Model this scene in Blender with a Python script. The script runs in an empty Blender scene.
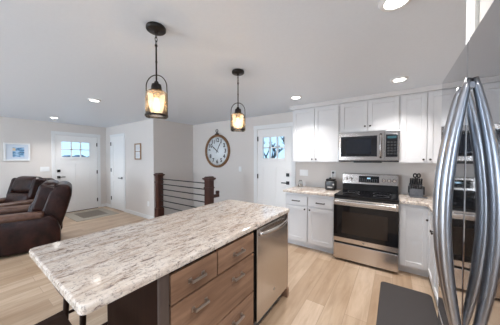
import bpy, bmesh, math, random
from mathutils import Vector, Matrix
random.seed(4)
PI = math.pi
S = bpy.context.scene
C = S.collection

# ---------------------------------------------------------------- camera
CAM_H, YAW, PITCH, ROLL, FPX = 1.431, 34.68, 1.099, 0.065, 208.62
y_, p_, r_ = (math.radians(a) for a in (YAW, PITCH, ROLL))
fwd = Vector((-math.sin(y_) * math.cos(p_), math.cos(y_) * math.cos(p_), -math.sin(p_)))
rt = Vector((math.cos(y_), math.sin(y_), 0)); up = rt.cross(fwd)
rt, up = rt * math.cos(r_) + up * math.sin(r_), up * math.cos(r_) - rt * math.sin(r_)
cd = bpy.data.cameras.new('camera'); cam = bpy.data.objects.new('camera', cd); C.objects.link(cam)
cd.sensor_width = 36; cd.lens = FPX / 500 * 36; cd.clip_start = 0.02; cd.clip_end = 200
M = Matrix((rt, up, -fwd)).transposed().to_4x4(); M.translation = (0, 0, CAM_H)
cam.matrix_world = M
S.camera = cam

# ---------------------------------------------------------------- world, light, exposure
S.view_settings.view_transform = 'Standard'; S.view_settings.look = 'None'
S.view_settings.exposure = 0.6; S.view_settings.gamma = 1; S.view_settings.use_curve_mapping = False
W = bpy.data.worlds.new('sky'); S.world = W; W.use_nodes = True
bg = W.node_tree.nodes['Background']; bg.inputs[0].default_value = (.42, .68, .95, 1); bg.inputs[1].default_value = 1.15


def area(name, loc, rot, sx, sy, power, col, shape='RECTANGLE'):
    l = bpy.data.lights.new(name, 'AREA'); l.shape = shape; l.size = sx
    if shape == 'RECTANGLE': l.size_y = sy
    l.energy = power; l.color = col
    o = bpy.data.objects.new(name, l); C.objects.link(o); o.location = loc; o.rotation_euler = rot
    return o


# daylight entering through the windows behind the viewpoint and in the living room
area('window_daylight', (-3.3, -3.9, 1.3), (math.radians(112), 0, 0), 1.8, 1.6, 110, (.80, .90, 1))
area('window_daylight', (-5.7, -3.9, 1.3), (math.radians(112), 0, 0), 1.8, 1.6, 16, (.70, .85, 1))
area('window_daylight', (-6.98, -1.7, 1.4), (0, math.radians(-112), 0), 1.4, 1.8, 14, (.66, .83, 1))

area('window_daylight', (.90, -2.0, 1.45), (0, math.radians(105), 0), 1.0, 1.6, 26, (.62, .80, 1))

# ---------------------------------------------------------------- materials


def newmat(name, col=(.8, .8, .8), rough=.5, metal=0.0, spec=.5, emit=None, es=0, trans=0, ior=1.45, coat=0):
    m = bpy.data.materials.new(name); m.use_nodes = True
    b = m.node_tree.nodes['Principled BSDF']
    b.inputs['Base Color'].default_value = (*col, 1); b.inputs['Roughness'].default_value = rough
    b.inputs['Metallic'].default_value = metal; b.inputs['Specular IOR Level'].default_value = spec
    b.inputs['IOR'].default_value = ior; b.inputs['Transmission Weight'].default_value = trans
    b.inputs['Coat Weight'].default_value = coat
    if emit: b.inputs['Emission Color'].default_value = (*emit, 1); b.inputs['Emission Strength'].default_value = es
    return m


def nd(m, t, **kw):
    n = m.node_tree.nodes.new(t)
    for k, v in kw.items():
        if k in n.inputs: n.inputs[k].default_value = v
        else: setattr(n, k, v)
    return n


def lk(m, a, b): m.node_tree.links.new(a, b)


def coords(m, scale=(1, 1, 1), rot=(0, 0, 0)):
    g = nd(m, 'ShaderNodeNewGeometry'); mp = nd(m, 'ShaderNodeMapping')
    mp.inputs['Scale'].default_value = scale; mp.inputs['Rotation'].default_value = rot
    lk(m, g.outputs['Position'], mp.inputs[0]); return mp.outputs[0]


def ramp(m, src, stops):
    r = nd(m, 'ShaderNodeValToRGB'); e = r.color_ramp.elements
    while len(e) < len(stops): e.new(.5)
    for i, (p, c) in enumerate(stops): e[i].position = p; e[i].color = (*c, 1)
    lk(m, src, r.inputs[0]); return r.outputs[0]


def noise(m, vec, scale, detail=4, rough=.5, dist=0):
    n = nd(m, 'ShaderNodeTexNoise', Scale=scale, Detail=detail, Roughness=rough, Distortion=dist)
    lk(m, vec, n.inputs['Vector']); return n.outputs[0]


def mix(m, a, b, f, mode='MIX'):
    n = nd(m, 'ShaderNodeMix', data_type='RGBA', blend_type=mode)
    if isinstance(f, (int, float)): n.inputs[0].default_value = f
    else: lk(m, f, n.inputs[0])
    for s, i in ((a, 6), (b, 7)):
        if isinstance(s, tuple): n.inputs[i].default_value = (*s, 1)
        else: lk(m, s, n.inputs[i])
    return n.outputs[2]


def bump(m, h, strength, dist=.002):
    b = nd(m, 'ShaderNodeBump', Strength=strength, Distance=dist); lk(m, h, b.inputs['Height'])
    lk(m, b.outputs[0], m.node_tree.nodes['Principled BSDF'].inputs['Normal'])


def base(m, c): lk(m, c, m.node_tree.nodes['Principled BSDF'].inputs['Base Color'])


def noisy(name, c1, c2, scale, rough, stretch=(1, 1, 1), bs=.15, **kw):
    m = newmat(name, c1, rough, **kw); v = coords(m, stretch); n = noise(m, v, scale, 6, .6)
    base(m, ramp(m, n, [(.3, c1), (.7, c2)]))
    if bs: bump(m, n, bs)
    return m


m_wall = noisy('wall_paint', (.69, .645, .61), (.71, .665, .63), 60, .75, bs=.1)
m_ceil = noisy('ceiling_paint', (.745, .795, .86), (.765, .815, .88), 45, .45, bs=.12)
m_trim = newmat('trim_paint', (.80, .80, .80), .4)
m_cab = newmat('cabinet_white', (.70, .695, .70), .4)
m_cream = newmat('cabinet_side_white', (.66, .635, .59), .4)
m_door = newmat('door_paint', (.86, .85, .84), .4)
m_gap = newmat('shadow_gap_black', (.008, .007, .006), .8, spec=.2)
m_black = newmat('black_metal', (.018, .017, .017), .4, .3)
m_pull = newmat('dark_bronze', (.06, .05, .045), .35, .8)
m_plastic = newmat('black_plastic', (.02, .02, .022), .3)
m_plate = newmat('switch_plate', (.85, .85, .85), .35)
m_blackglass = newmat('black_glass', (.008, .008, .010), .06, 0, .45)
m_grey = newmat('toe_grey', (.22, .22, .22), .5, .4)
m_nickel = newmat('nickel_pull', (.42, .38, .35), .28, 1)
m_bronze = newmat('pendant_bronze', (.016, .011, .009), .45, .3)
m_glass = newmat('window_glass', (1, 1, 1), .0, trans=1, ior=1.02)
m_snow = noisy('snow', (.80, .86, .92), (.88, .92, .96), 1.2, .9, bs=0)


def steel(name, col, rough, axis):
    m = newmat(name, col, rough, 1.0)
    st = {'z': (40, 40, 1.5), 'y': (40, 1.5, 40), 'x': (1.5, 40, 40)}[axis]
    n = noise(m, coords(m, st), 8, 3, .6)
    mr = nd(m, 'ShaderNodeMapRange'); mr.inputs['To Min'].default_value = rough * .8; mr.inputs['To Max'].default_value = rough * 1.25
    lk(m, n, mr.inputs[0]); lk(m, mr.outputs[0], m.node_tree.nodes['Principled BSDF'].inputs['Roughness'])
    return m


m_steel = steel('stainless_steel', (.64, .60, .57), .24, 'x')
m_mwsteel = steel('stainless_microwave', (.40, .365, .34), .2, 'x')
m_dwsteel = steel('stainless_dishwasher', (.60, .57, .55), .22, 'y')
m_fridge = steel('stainless_fridge', (.50, .515, .545), .05, 'z')
m_fhandle = newmat('stainless_fridge_handle', (.40, .405, .43), .28, 1)
m_fbody = newmat('fridge_side_grey', (.25, .25, .26), .45, .3)


def wood(name, c1, c2, axis='y', rough=.4, scale=3):
    m = newmat(name, c1, rough)
    st = {'y': (9, .9, 9), 'x': (.9, 9, 9), 'z': (9, 9, .9)}[axis]
    v = coords(m, st); a = noise(m, v, scale, 8, .65, .6); b = noise(m, coords(m, (1, 1, 1)), 4, 3)
    c = ramp(m, a, [(.3, c1), (.72, c2)]); base(m, mix(m, c, c1, b)); bump(m, a, .12, .001)
    return m


m_iswood = wood('island_brown_wood', (.16, .082, .048), (.50, .31, .20), 'y', .38, 2.2)
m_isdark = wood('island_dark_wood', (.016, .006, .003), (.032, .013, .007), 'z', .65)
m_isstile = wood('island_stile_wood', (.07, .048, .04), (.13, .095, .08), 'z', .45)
m_newel = wood('newel_red_wood', (.038, .011, .007), (.10, .030, .017), 'z', .35)
m_stool = wood('stool_dark_wood', (.020, .010, .007), (.055, .030, .020), 'x', .45)
m_clockwood = wood('clock_oak_rim', (.19, .09, .035), (.33, .17, .075), 'x', .5)
m_framewood = wood('picture_frame_wood', (.28, .15, .07), (.42, .25, .13), 'z', .5)

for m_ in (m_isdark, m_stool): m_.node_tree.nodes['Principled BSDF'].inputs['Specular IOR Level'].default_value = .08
# floor: long pale oak planks running in y
m_floor = newmat('oak_plank_floor', (.6, .45, .3), .33)
v = coords(m_floor, (1, 1, 1), (0, 0, PI / 2))
br = nd(m_floor, 'ShaderNodeTexBrick', offset=.37, offset_frequency=2)
for k, x in {'Scale': 1, 'Mortar Size': .0018, 'Mortar Smooth': .3, 'Bias': 0, 'Brick Width': 1.5, 'Row Height': .18}.items(): br.inputs[k].default_value = x
br.inputs['Color1'].default_value = (.0, .0, .0, 1); br.inputs['Color2'].default_value = (1, 1, 1, 1); br.inputs['Mortar'].default_value = (.5, .5, .5, 1)
lk(m_floor, v, br.inputs['Vector'])
g1 = noise(m_floor, coords(m_floor, (7, .7, 1)), 2.2, 8, .6, .8)
g2 = noise(m_floor, coords(m_floor, (2.2, .45, 1)), 2.0, 4, .6)
tone = ramp(m_floor, br.outputs['Color'], [(0, (.47, .335, .225)), (.5, (.55, .415, .295)), (1, (.64, .50, .375))])
grain = ramp(m_floor, g1, [(.3, (.78, .74, .70)), (.6, (1, 1, 1))])
blot = ramp(m_floor, g2, [(.35, (.80, .75, .70)), (.65, (1.0, 1.0, 1.0))])
cc = mix(m_floor, tone, grain, 1.0, 'MULTIPLY'); cc = mix(m_floor, cc, blot, 1.0, 'MULTIPLY')
cc = mix(m_floor, cc, (.30, .21, .14), br.outputs['Fac']); base(m_floor, cc)
bump(m_floor, g1, .05, .001)

# granite: creamy white with stretched brown and grey veins
m_granite = newmat('granite', (.8, .76, .72), .09, spec=.5)
va = coords(m_granite, (8, 1.9, 8), (0, 0, -.22)); vb = coords(m_granite, (5, 1.5, 5), (0, 0, -.3)); vc = coords(m_granite)
a = noise(m_granite, va, 2.2, 10, .72, .9); b = noise(m_granite, vb, 1.3, 8, .7, 1.2)
d = noise(m_granite, coords(m_granite, (3.4, 1.05, 3.4), (0, 0, -.25)), 12, 9, .75, .7)
e_ = noise(m_granite, vc, 75, 4, .75)
c = ramp(m_granite, a, [(.30, (.50, .41, .35)), (.42, (.69, .61, .55)), (.52, (.81, .76, .71)), (.75, (.86, .82, .79))])
c2 = ramp(m_granite, b, [(.36, (.72, .62, .54)), (.46, (.90, .87, .84)), (.56, (1, 1, 1))])
c = mix(m_granite, c, c2, .8, 'MULTIPLY')
sp = ramp(m_granite, d, [(.375, (.12, .09, .10)), (.42, (.58, .52, .50)), (.47, (1, 1, 1))])
c = mix(m_granite, c, sp, .8, 'MULTIPLY')
fs = ramp(m_granite, e_, [(.36, (.35, .33, .35)), (.46, (1, 1, 1)), (.72, (1.06, 1.06, 1.06))])
c = mix(m_granite, c, fs, .7, 'MULTIPLY'); c = mix(m_granite, c, (.96, .925, .885), 1.0, 'MULTIPLY'); base(m_granite, c)

# leather
m_leather = newmat('brown_leather', (.085, .03, .02), .36, spec=.32)
n1 = noise(m_leather, coords(m_leather), 7, 5, .6); n2 = noise(m_leather, coords(m_leather), 150, 3, .6)
base(m_leather, ramp(m_leather, n1, [(.35, (.010, .0035, .003)), (.65, (.034, .011, .008))]))
bump(m_leather, n1, .5, .02)
m_leather2 = newmat('tan_leather', (.2, .1, .06), .45)  # lighter tan leather tone for the armrests
base(m_leather2, ramp(m_leather2, noise(m_leather2, coords(m_leather2), 8, 5, .6), [(.35, (.07, .032, .022)), (.65, (.15, .078, .052))]))

m_rug = noisy('woven_grey_rug', (.30, .27, .225), (.40, .365, .31), 120, .95, (1, 1, 1), .4)
m_rugin = noisy('woven_dark_rug', (.13, .11, .09), (.22, .19, .16), 90, .95, (1, 1, 1), .4)
m_mat = noisy('charcoal_mat', (.042, .036, .036), (.058, .050, .048), 160, .7, (1, 1, 1), .4)
m_lens = newmat('lamp_lens', (1, 1, 1), .5, emit=(1, .97, .92), es=9)
m_bulb = newmat('bulb_filament', (1, .7, .35), .3, emit=(1, .55, .18), es=16)
m_bulbglass = newmat('bulb_amber_glass', (1, .8, .5), .15)
_t = m_bulbglass.node_tree; _tr = _t.nodes.new('ShaderNodeBsdfTransparent'); _tr.inputs[0].default_value = (1, .9, .72, 1); _em = _t.nodes.new('ShaderNodeEmission'); _em.inputs[0].default_value = (1, .66, .30, 1); _em.inputs[1].default_value = 1.0
_ad = _t.nodes.new('ShaderNodeAddShader'); _t.links.new(_tr.outputs[0], _ad.inputs[0]); _t.links.new(_em.outputs[0], _ad.inputs[1]); _t.links.new(_ad.outputs[0], _t.nodes['Material Output'].inputs[0])
m_stone = noisy('grey_block', (.075, .08, .09), (.13, .135, .15), 60, .55, bs=.1)
m_face = newmat('clock_face', (.80, .84, .86), .3)
m_ink = newmat('clock_ink', (.02, .02, .025), .6)
m_foliage = noisy('bare_branch_bark', (.05, .055, .06), (.09, .09, .09), 20, .9, bs=0)
m_siding = noisy('distant_siding', (.10, .14, .19), (.14, .18, .24), 3, .8, bs=0)

# seeded pendant glass: see-through, thin, slightly warm
m_jar = bpy.data.materials.new('seeded_jar_glass'); m_jar.use_nodes = True
t = m_jar.node_tree; t.nodes.clear()
o_ = nd(m_jar, 'ShaderNodeOutputMaterial'); gl = nd(m_jar, 'ShaderNodeBsdfGlossy'); gl.inputs['Roughness'].default_value = .08
tr = nd(m_jar, 'ShaderNodeBsdfTransparent'); tr.inputs[0].default_value = (.99, .98, .965, 1)
tl = nd(m_jar, 'ShaderNodeBsdfTranslucent'); tl.inputs[0].default_value = (1, .93, .84, 1)
df = nd(m_jar, 'ShaderNodeBsdfDiffuse'); df.inputs[0].default_value = (1, .93, .84, 1)
td = nd(m_jar, 'ShaderNodeMixShader'); lk(m_jar, tl.outputs[0], td.inputs[1]); lk(m_jar, df.outputs[0], td.inputs[2])
lw = nd(m_jar, 'ShaderNodeLayerWeight'); lw.inputs[0].default_value = .12
nz = noise(m_jar, coords(m_jar), 130, 3, .7)
bp = nd(m_jar, 'ShaderNodeBump', Strength=.6, Distance=.002); lk(m_jar, nz, bp.inputs['Height'])
lk(m_jar, bp.outputs[0], gl.inputs['Normal'])
s1 = nd(m_jar, 'ShaderNodeMixShader'); s2 = nd(m_jar, 'ShaderNodeMixShader'); s2.inputs[0].default_value = .12
lk(m_jar, tr.outputs[0], s2.inputs[1]); lk(m_jar, td.outputs[0], s2.inputs[2])
lk(m_jar, lw.outputs['Fresnel'], s1.inputs[0]); lk(m_jar, s2.outputs[0], s1.inputs[1]); lk(m_jar, gl.outputs[0], s1.inputs[2])
lk(m_jar, s1.outputs[0], o_.inputs[0])

# ---------------------------------------------------------------- mesh helpers


def world_off(p):
    v = Vector((0, 0, 0))
    while p: v += Vector(p.location); p = p.parent
    return v


class MB:
    def __init__(s): s.bm = bmesh.new()

    def _merge(s, b):
        me = bpy.data.meshes.new('t'); b.to_mesh(me); b.free(); s.bm.from_mesh(me); bpy.data.meshes.remove(me)

    def box(s, x0, x1, y0, y1, z0, z1, bev=0.0, seg=2, rot=None, smooth=False):
        b = bmesh.new(); bmesh.ops.create_cube(b, size=1)
        c = Vector(((x0 + x1) / 2, (y0 + y1) / 2, (z0 + z1) / 2)); sz = (abs(x1 - x0), abs(y1 - y0), abs(z1 - z0))
        for v in b.verts: v.co = Vector((v.co.x * sz[0], v.co.y * sz[1], v.co.z * sz[2]))
        if bev:
            bmesh.ops.bevel(b, geom=b.edges[:], offset=min(bev, min(sz) * .49), segments=seg, profile=.5, affect='EDGES')
        for v in b.verts:
            if rot is not None: v.co = rot @ v.co
            v.co += c
        for f in b.faces: f.smooth = smooth
        s._merge(b); return s

    def cyl(s, p0, p1, r, r1=None, n=16, caps=True, smooth=True):
        p0, p1 = Vector(p0), Vector(p1); r1 = r if r1 is None else r1
        b = bmesh.new(); L = (p1 - p0).length
        bmesh.ops.create_cone(b, cap_ends=caps, segments=n, radius1=r, radius2=r1, depth=L)
        q = (p1 - p0).to_track_quat('Z', 'Y').to_matrix().to_4x4(); q.translation = (p0 + p1) / 2
        bmesh.ops.transform(b, matrix=q, verts=b.verts)
        for f in b.faces: f.smooth = smooth and len(f.verts) == 4
        s._merge(b); return s

    def lathe(s, prof, c=(0, 0, 0), n=24, axis='z'):
        b = bmesh.new(); rings = []
        for r, h in prof:
            ring = []
            for i in range(n):
                a = 2 * PI * i / n; x, y = r * math.cos(a), r * math.sin(a)
                p = (x, y, h) if axis == 'z' else ((x, -h, y) if axis == 'y' else (h, x, y))
                ring.append(b.verts.new(Vector(p) + Vector(c)))
            rings.append(ring)
        for k in range(len(rings) - 1):
            for i in range(n):
                j = (i + 1) % n
                try: b.faces.new((rings[k][i], rings[k][j], rings[k + 1][j], rings[k + 1][i])).smooth = True
                except ValueError: pass
        bmesh.ops.remove_doubles(b, verts=b.verts, dist=1e-6)
        bmesh.ops.recalc_face_normals(b, faces=b.faces)
        s._merge(b); return s

    def sphere(s, c, r, sc=(1, 1, 1), n=16):
        b = bmesh.new(); bmesh.ops.create_uvsphere(b, u_segments=n, v_segments=n // 2 + 2, radius=r)
        for v in b.verts: v.co = Vector((v.co.x * sc[0], v.co.y * sc[1], v.co.z * sc[2])) + Vector(c)
        for f in b.faces: f.smooth = True
        s._merge(b); return s

    def sweep(s, pts, rx, ry=None, n=10, side=Vector((0, 1, 0)), closed=False, sc=None):
        """tube along pts; section axes: side (rx) and side x tangent (ry)"""
        ry = rx if ry is None else ry; pts = [Vector(p) for p in pts]; b = bmesh.new(); rings = []
        N = len(pts)
        for i, p in enumerate(pts):
            a = pts[(i - 1) % N] if (i > 0 or closed) else p; c = pts[(i + 1) % N] if (i < N - 1 or closed) else p
            t = (c - a).normalized(); e2 = t.cross(side).normalized(); e1 = e2.cross(t).normalized()
            q = sc[i] if sc else 1
            rings.append([b.verts.new(p + e1 * q * rx * math.cos(2 * PI * k / n) + e2 * q * ry * math.sin(2 * PI * k / n)) for k in range(n)])
        for i in range(N if closed else N - 1):
            A, B = rings[i], rings[(i + 1) % N]
            for k in range(n): b.faces.new((A[k], A[(k + 1) % n], B[(k + 1) % n], B[k])).smooth = True
        if not closed: b.faces.new(rings[0][::-1]); b.faces.new(rings[-1])
        bmesh.ops.recalc_face_normals(b, faces=b.faces)
        s._merge(b); return s

    def prism(s, prof, a0, a1, axis='x', bev=0, seg=3, smooth=False):
        b = bmesh.new(); vs = []
        for p, q in prof:
            vs.append(b.verts.new({'x': (a0, p, q), 'y': (p, a0, q), 'z': (p, q, a0)}[axis]))
        f = b.faces.new(vs); r = bmesh.ops.extrude_face_region(b, geom=[f])
        dv = {'x': (a1 - a0, 0, 0), 'y': (0, a1 - a0, 0), 'z': (0, 0, a1 - a0)}[axis]
        bmesh.ops.translate(b, verts=[g for g in r['geom'] if isinstance(g, bmesh.types.BMVert)], vec=dv)
        bmesh.ops.recalc_face_normals(b, faces=b.faces)
        if bev: bmesh.ops.bevel(b, geom=b.edges[:], offset=bev, segments=seg, profile=.5, affect='EDGES', clamp_overlap=True)
        for f in b.faces: f.smooth = smooth
        s._merge(b); return s

    def build(s, name, mat, parent=None, local=False, sub=0):
        me = bpy.data.meshes.new(name)
        if parent is not None and not local: bmesh.ops.translate(s.bm, verts=s.bm.verts, vec=-world_off(parent))
        s.bm.to_mesh(me); s.bm.free(); me.materials.append(mat)
        o = bpy.data.objects.new(name, me); C.objects.link(o)
        if parent is not None: o.parent = parent
        if sub:
            md = o.modifiers.new('smooth', 'SUBSURF'); md.levels = sub; md.render_levels = sub
        return o


def tag(o, label, cat, group=None):
    o['label'] = label; o['category'] = cat
    if group: o['group'] = group
    return o


def thing(name, label, cat, loc=(0, 0, 0), rz=0, group=None):
    o = bpy.data.objects.new(name, None); C.objects.link(o); o.location = loc; o.rotation_euler = (0, 0, rz)
    o.empty_display_size = .1
    return tag(o, label, cat, group)


def struct(o): o['kind'] = 'structure'; return o


def single(mb, name, mat, label, cat, loc, group=None):
    """a one-mesh thing whose origin is at loc"""
    bmesh.ops.translate(mb.bm, verts=mb.bm.verts, vec=-Vector(loc))
    o = mb.build(name, mat); o.location = loc; return tag(o, label, cat, group)


def dup(root, loc, label=None, rz=None):
    r = root.copy(); C.objects.link(r); r.location = loc
    if label: r['label'] = label
    if rz is not None: r.rotation_euler = (0, 0, rz)

    def rec(a, b):
        for ch in list(a.children):
            c = ch.copy(); C.objects.link(c); c.parent = b; rec(ch, c)
    rec(root, r); return r


class Face:
    """front plane; u runs along it, d is the distance outwards"""
    def __init__(s, k, v): s.k = k; s.v = v

    def p(s, u, d, z): return {'-y': (u, s.v - d, z), '+x': (s.v + d, u, z), '-x': (s.v - d, u, z)}[s.k]

    def box(s, mb, u0, u1, d0, d1, z0, z1, bev=0, seg=2):
        a, b = s.p(u0, d0, z0), s.p(u1, d1, z1)
        mb.box(min(a[0], b[0]), max(a[0], b[0]), min(a[1], b[1]), max(a[1], b[1]), min(z0, z1), max(z0, z1), bev, seg); return mb


def shaker(F, u0, u1, z0, z1, mat, parent, name='door', st=.055, d=0):
    mb = MB()
    F.box(mb, u0, u0 + st, d, d + .02, z0, z1, .0015); F.box(mb, u1 - st, u1, d, d + .02, z0, z1, .0015)
    F.box(mb, u0 + st, u1 - st, d, d + .02, z0, z0 + st, .0015); F.box(mb, u0 + st, u1 - st, d, d + .02, z1 - st, z1, .0015)
    F.box(mb, u0 + st - .004, u1 - st + .004, d, d + .009, z0 + st - .004, z1 - st + .004)
    return mb.build(name, mat, parent)


def slab(F, u0, u1, z0, z1, mat, parent, name='drawer', d=0):
    return F.box(MB(), u0, u1, d, d + .02, z0, z1, .002).build(name, mat, parent)


def knob(F, u, z, parent, d=.02):
    mb = MB(); mb.cyl(F.p(u, d, z), F.p(u, d + .016, z), .005); mb.cyl(F.p(u, d + .013, z), F.p(u, d + .026, z), .011, .013)
    return mb.build('knob', m_pull, parent)


def bar_pull(F, u0, u1, z, parent, mat, d=.02, h=.008, name='handle'):
    mb = MB()
    F.box(mb, u0, u1, d + .022, d + .032, z - h / 2, z + h / 2, .003); w = h * .9
    F.box(mb, u0, u0 + w, d, d + .024, z - h / 2, z + h / 2, .001); F.box(mb, u1 - w, u1, d, d + .024, z - h / 2, z + h / 2, .001)
    return mb.build(name, mat, parent)


# ---------------------------------------------------------------- room shell
H = 2.34; XW = -7.06; YK = 3.81; YC = 2.67; XS = -4.53; XR = .96; YB = -4.0; T = .12
# stair opening in the floor
SX0, SX1, SY0 = XS, -2.74, 2.80
mb = MB(); mb.box(XW - T, XR + T, YB - T, SY0, -.12, 0); mb.box(XW - T, SX0, SY0, YK + T, -.12, 0); mb.box(SX1, XR + T, SY0, YK + T, -.12, 0)
struct(mb.build('floor', m_floor))
struct(MB().box(XW - T, XR + T, YB - T, YK + T, H, H + .1).build('ceiling', m_ceil))
FD0, FD1 = 1.54, 2.45      # front door
mb = MB(); mb.box(XW - T, XW, YB, -2.6, 0, H); mb.box(XW - T, XW, -.8, FD0, 0, H); mb.box(XW - T, XW, FD1, YC + T, 0, H)
mb.box(XW - T, XW, -2.6, -.8, 0, .7); mb.box(XW - T, XW, -2.6, -.8, 2.1, H); mb.box(XW - T, XW, FD0, FD1, 2.03, H)
struct(mb.build('wall_left', m_wall))
struct(MB().box(XW, XS, YC, YC + T, 0, H).build('wall_entry', m_wall))
struct(MB().box(XS - T, XS, YC + T, YK + T, -2.6, H).build('wall_stair', m_wall))
BD0, BD1 = -2.44, -1.645    # back door
mb = MB(); mb.box(XS, SX1, YK, YK + T, -2.6, H); mb.box(SX1, BD0, YK, YK + T, 0, H); mb.box(BD1, XR + T, YK, YK + T, 0, H); mb.box(BD0, BD1, YK, YK + T, 2.05, H)
struct(mb.build('wall_kitchen', m_wall))
mb = MB(); mb.box(XR, XR + T, YB, -2.8, 0, H); mb.box(XR, XR + T, -1.2, YK, 0, H); mb.box(XR, XR + T, -2.8, -1.2, 0, .95); mb.box(XR, XR + T, -2.8, -1.2, 1.95, H)
struct(mb.build('wall_right', m_wall))
mb = MB(); mb.box(XW, -6.6, YB - T, YB, 0, H); mb.box(-4.8, -4.2, YB - T, YB, 0, H); mb.box(-2.4, XR, YB - T, YB, 0, H)
for a_, b_ in ((-6.6, -4.8), (-4.2, -2.4)): mb.box(a_, b_, YB - T, YB, 0, .5); mb.box(a_, b_, YB - T, YB, 2.15, H)
struct(mb.build('wall_back', m_wall))
mb = MB(); mb.box(XS, SX1, SY0 - T + .02, SY0 - .001, -2.6, -.12); mb.box(SX1, SX1 + .1, SY0 - T + .02, YK, -2.6, -.12)
struct(mb.build('wall_stairwell', m_wall))
struct(MB().box(XS - .1, SX1 + .1, SY0 - T, YK + T, -2.7, -2.6).build('floor_stairwell', m_floor))


def window(n, F, u0, u1, z0, z1, k):
    w = thing('window_%d' % n, 'x', 'x'); del w['label']; del w['category']; struct(w)
    mb = MB()
    for a, b in ((u0 - .06, u0 + .03), (u1 - .03, u1 + .06)): F.box(mb, a, b, -.08, .015, z0 - .06, z1 + .06, .003)
    for a, b in ((z0 - .06, z0 + .03), (z1 - .03, z1 + .06)): F.box(mb, u0, u1, -.08, .015, a, b, .003)
    for i in range(1, k): c = u0 + (u1 - u0) * i / k; F.box(mb, c - .02, c + .02, -.07, -.02, z0, z1)
    mb.build('window_frame', m_trim, w)
    F.box(MB(), u0, u1, -.055, -.05, z0, z1).build('glass', m_glass, w)


class FaceB(Face):
    def p(s, u, d, z): return (u, s.v + d, z)


window(1, FaceB('', YB), -4.2, -2.4, .5, 2.15, 2)
window(2, FaceB('', YB), -6.6, -4.8, .5, 2.15, 2)
window(3, Face('+x', XW), -2.6, -.8, .7, 2.1, 2)
window(4, Face('-x', XR), -2.8, -1.2, .95, 1.95, 2)

# baseboards
def bboard(name, *boxes):
    mb = MB()
    for b in boxes: mb.box(*b, .002)
    struct(mb.build(name, m_trim))
bh = .09
bboard('baseboard_left', (XW, XW + .014, YB, FD0 - .08, 0, bh), (XW, XW + .014, FD1 + .08, YC, 0, bh))
bboard('baseboard_entry', (XW + .014, -6.745, YC - .014, YC, 0, bh), (-5.865, XS + .002, YC - .014, YC, 0, bh))
bboard('baseboard_kitchen', (SX1, BD0 - .09, YK - .014, YK, 0, bh), (BD1 + .09, -1.5, YK - .014, YK, 0, bh))
bboard('baseboard_right', (XR - .014, XR, YB, .42, 0, bh))
bboard('baseboard_back', (XW + .014, XR - .014, YB, YB + .014, 0, bh))
bboard('trim_stair_edge', (SX0, SX1 + .02, SY0 - .03, SY0 + .012, .0, .03))


def lock_set(F, u, door, keypad=True, side=-1):
    mb = MB(); F.box(mb, u - .032, u + .032, .0, .022, 1.075, 1.14, .004); mb.build('deadbolt', m_black, door)
    mb = MB(); F.box(mb, u - .032, u + .032, 0, .014, .915, .98, .003)
    a, b = F.p(u, .012, .947), F.p(u, .055, .947); mb.cyl(a, b, .011)
    F.box(mb, min(u, u + side * .12), max(u, u + side * .12), .045, .06, .938, .957, .004)
    mb.build('door_handle', m_black, door)


def craft_door(n, F, u0, u1, ztop, lites, handle_u, side, hinge_u, hz):
    d = thing('door_%d' % n, 'x', 'x', F.p((u0 + u1) / 2, 0, 0)); del d['label']; del d['category']; struct(d)
    g0, g1, gz0, gz1 = lites; th0, th1 = -.045, 0.0
    mb = MB()
    F.box(mb, u0 + .004, g0, th0, th1, .008, ztop - .004); F.box(mb, g1, u1 - .004, th0, th1, .008, ztop - .004)
    F.box(mb, g0, g1, th0, th1, gz1, ztop - .004)
    pz1, pz0 = gz0 - .19, .24
    F.box(mb, g0, g1, th0, th1, pz1, gz0); F.box(mb, g0, g1, th0, th1, .008, pz0)
    mid = (u0 + u1) / 2
    F.box(mb, mid - .05, mid + .05, th0, th1, pz0, pz1)
    F.box(mb, g0, g1, th0 + .01, th1 - .013, pz0, pz1)
    F.box(mb, g0 - .03, g1 + .03, 0, .016, gz0 - .055, gz0 - .03, .003)        # drip shelf under the lites
    F.box(mb, g0 - .018, g1 + .018, 0, .008, gz1, gz1 + .018); F.box(mb, g0 - .018, g1 + .018, 0, .008, gz0 - .018, gz0)
    F.box(mb, g0 - .018, g0, 0, .008, gz0, gz1); F.box(mb, g1, g1 + .018, 0, .008, gz0, gz1)
    for i in (1, 2): c = g0 + (g1 - g0) * i / 3; F.box(mb, c - .012, c + .012, th0, .006, gz0, gz1)
    c = (gz0 + gz1) / 2
    F.box(mb, g0, g1, th0, .006, c - .012, c + .012)
    mb.build('door_panel', m_door, d)
    F.box(MB(), g0, g1, -.028, -.022, gz0, gz1).build('glass', m_glass, d)
    lock_set(F, handle_u, d, side=side)
    for z in hz:
        F.box(MB(), hinge_u - .014, hinge_u + .014, -.002, .014, z - .05, z + .05, .003).build('hinge', m_pull, d)
    F.box(MB(), u0, u1, -.06, .02, 0, .012, .002).build('threshold', m_pull, d)
    return d


def casing(name, F, u0, u1, ztop, w=.07, head=.085, jamb=True):
    mb = MB(); F.box(mb, u0 - w, u0, 0, .018, 0, ztop, .003); F.box(mb, u1, u1 + w, 0, .018, 0, ztop, .003)
    F.box(mb, u0 - w - .006, u1 + w + .006, 0, .022, ztop, ztop + head, .003)
    struct(mb.build(name, m_trim))


Fl = Face('+x', XW)
craft_door(1, Fl, FD0, FD1, 2.03, (1.664, 2.262, 1.468, 1.863), 1.60, 1, 2.44, (1.82, 1.04, .24))
casing('trim_1', Fl, FD0, FD1, 2.03)
Fk = Face('-y', YK)
craft_door(2, Fk, BD0, BD1, 2.05, (-2.30, -1.80, 1.44, 1.875), -1.725, -1, BD0 + .01, (1.85, 1.05, .25))
casing('trim_2', Fk, BD0, BD1, 2.05, .085)

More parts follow.
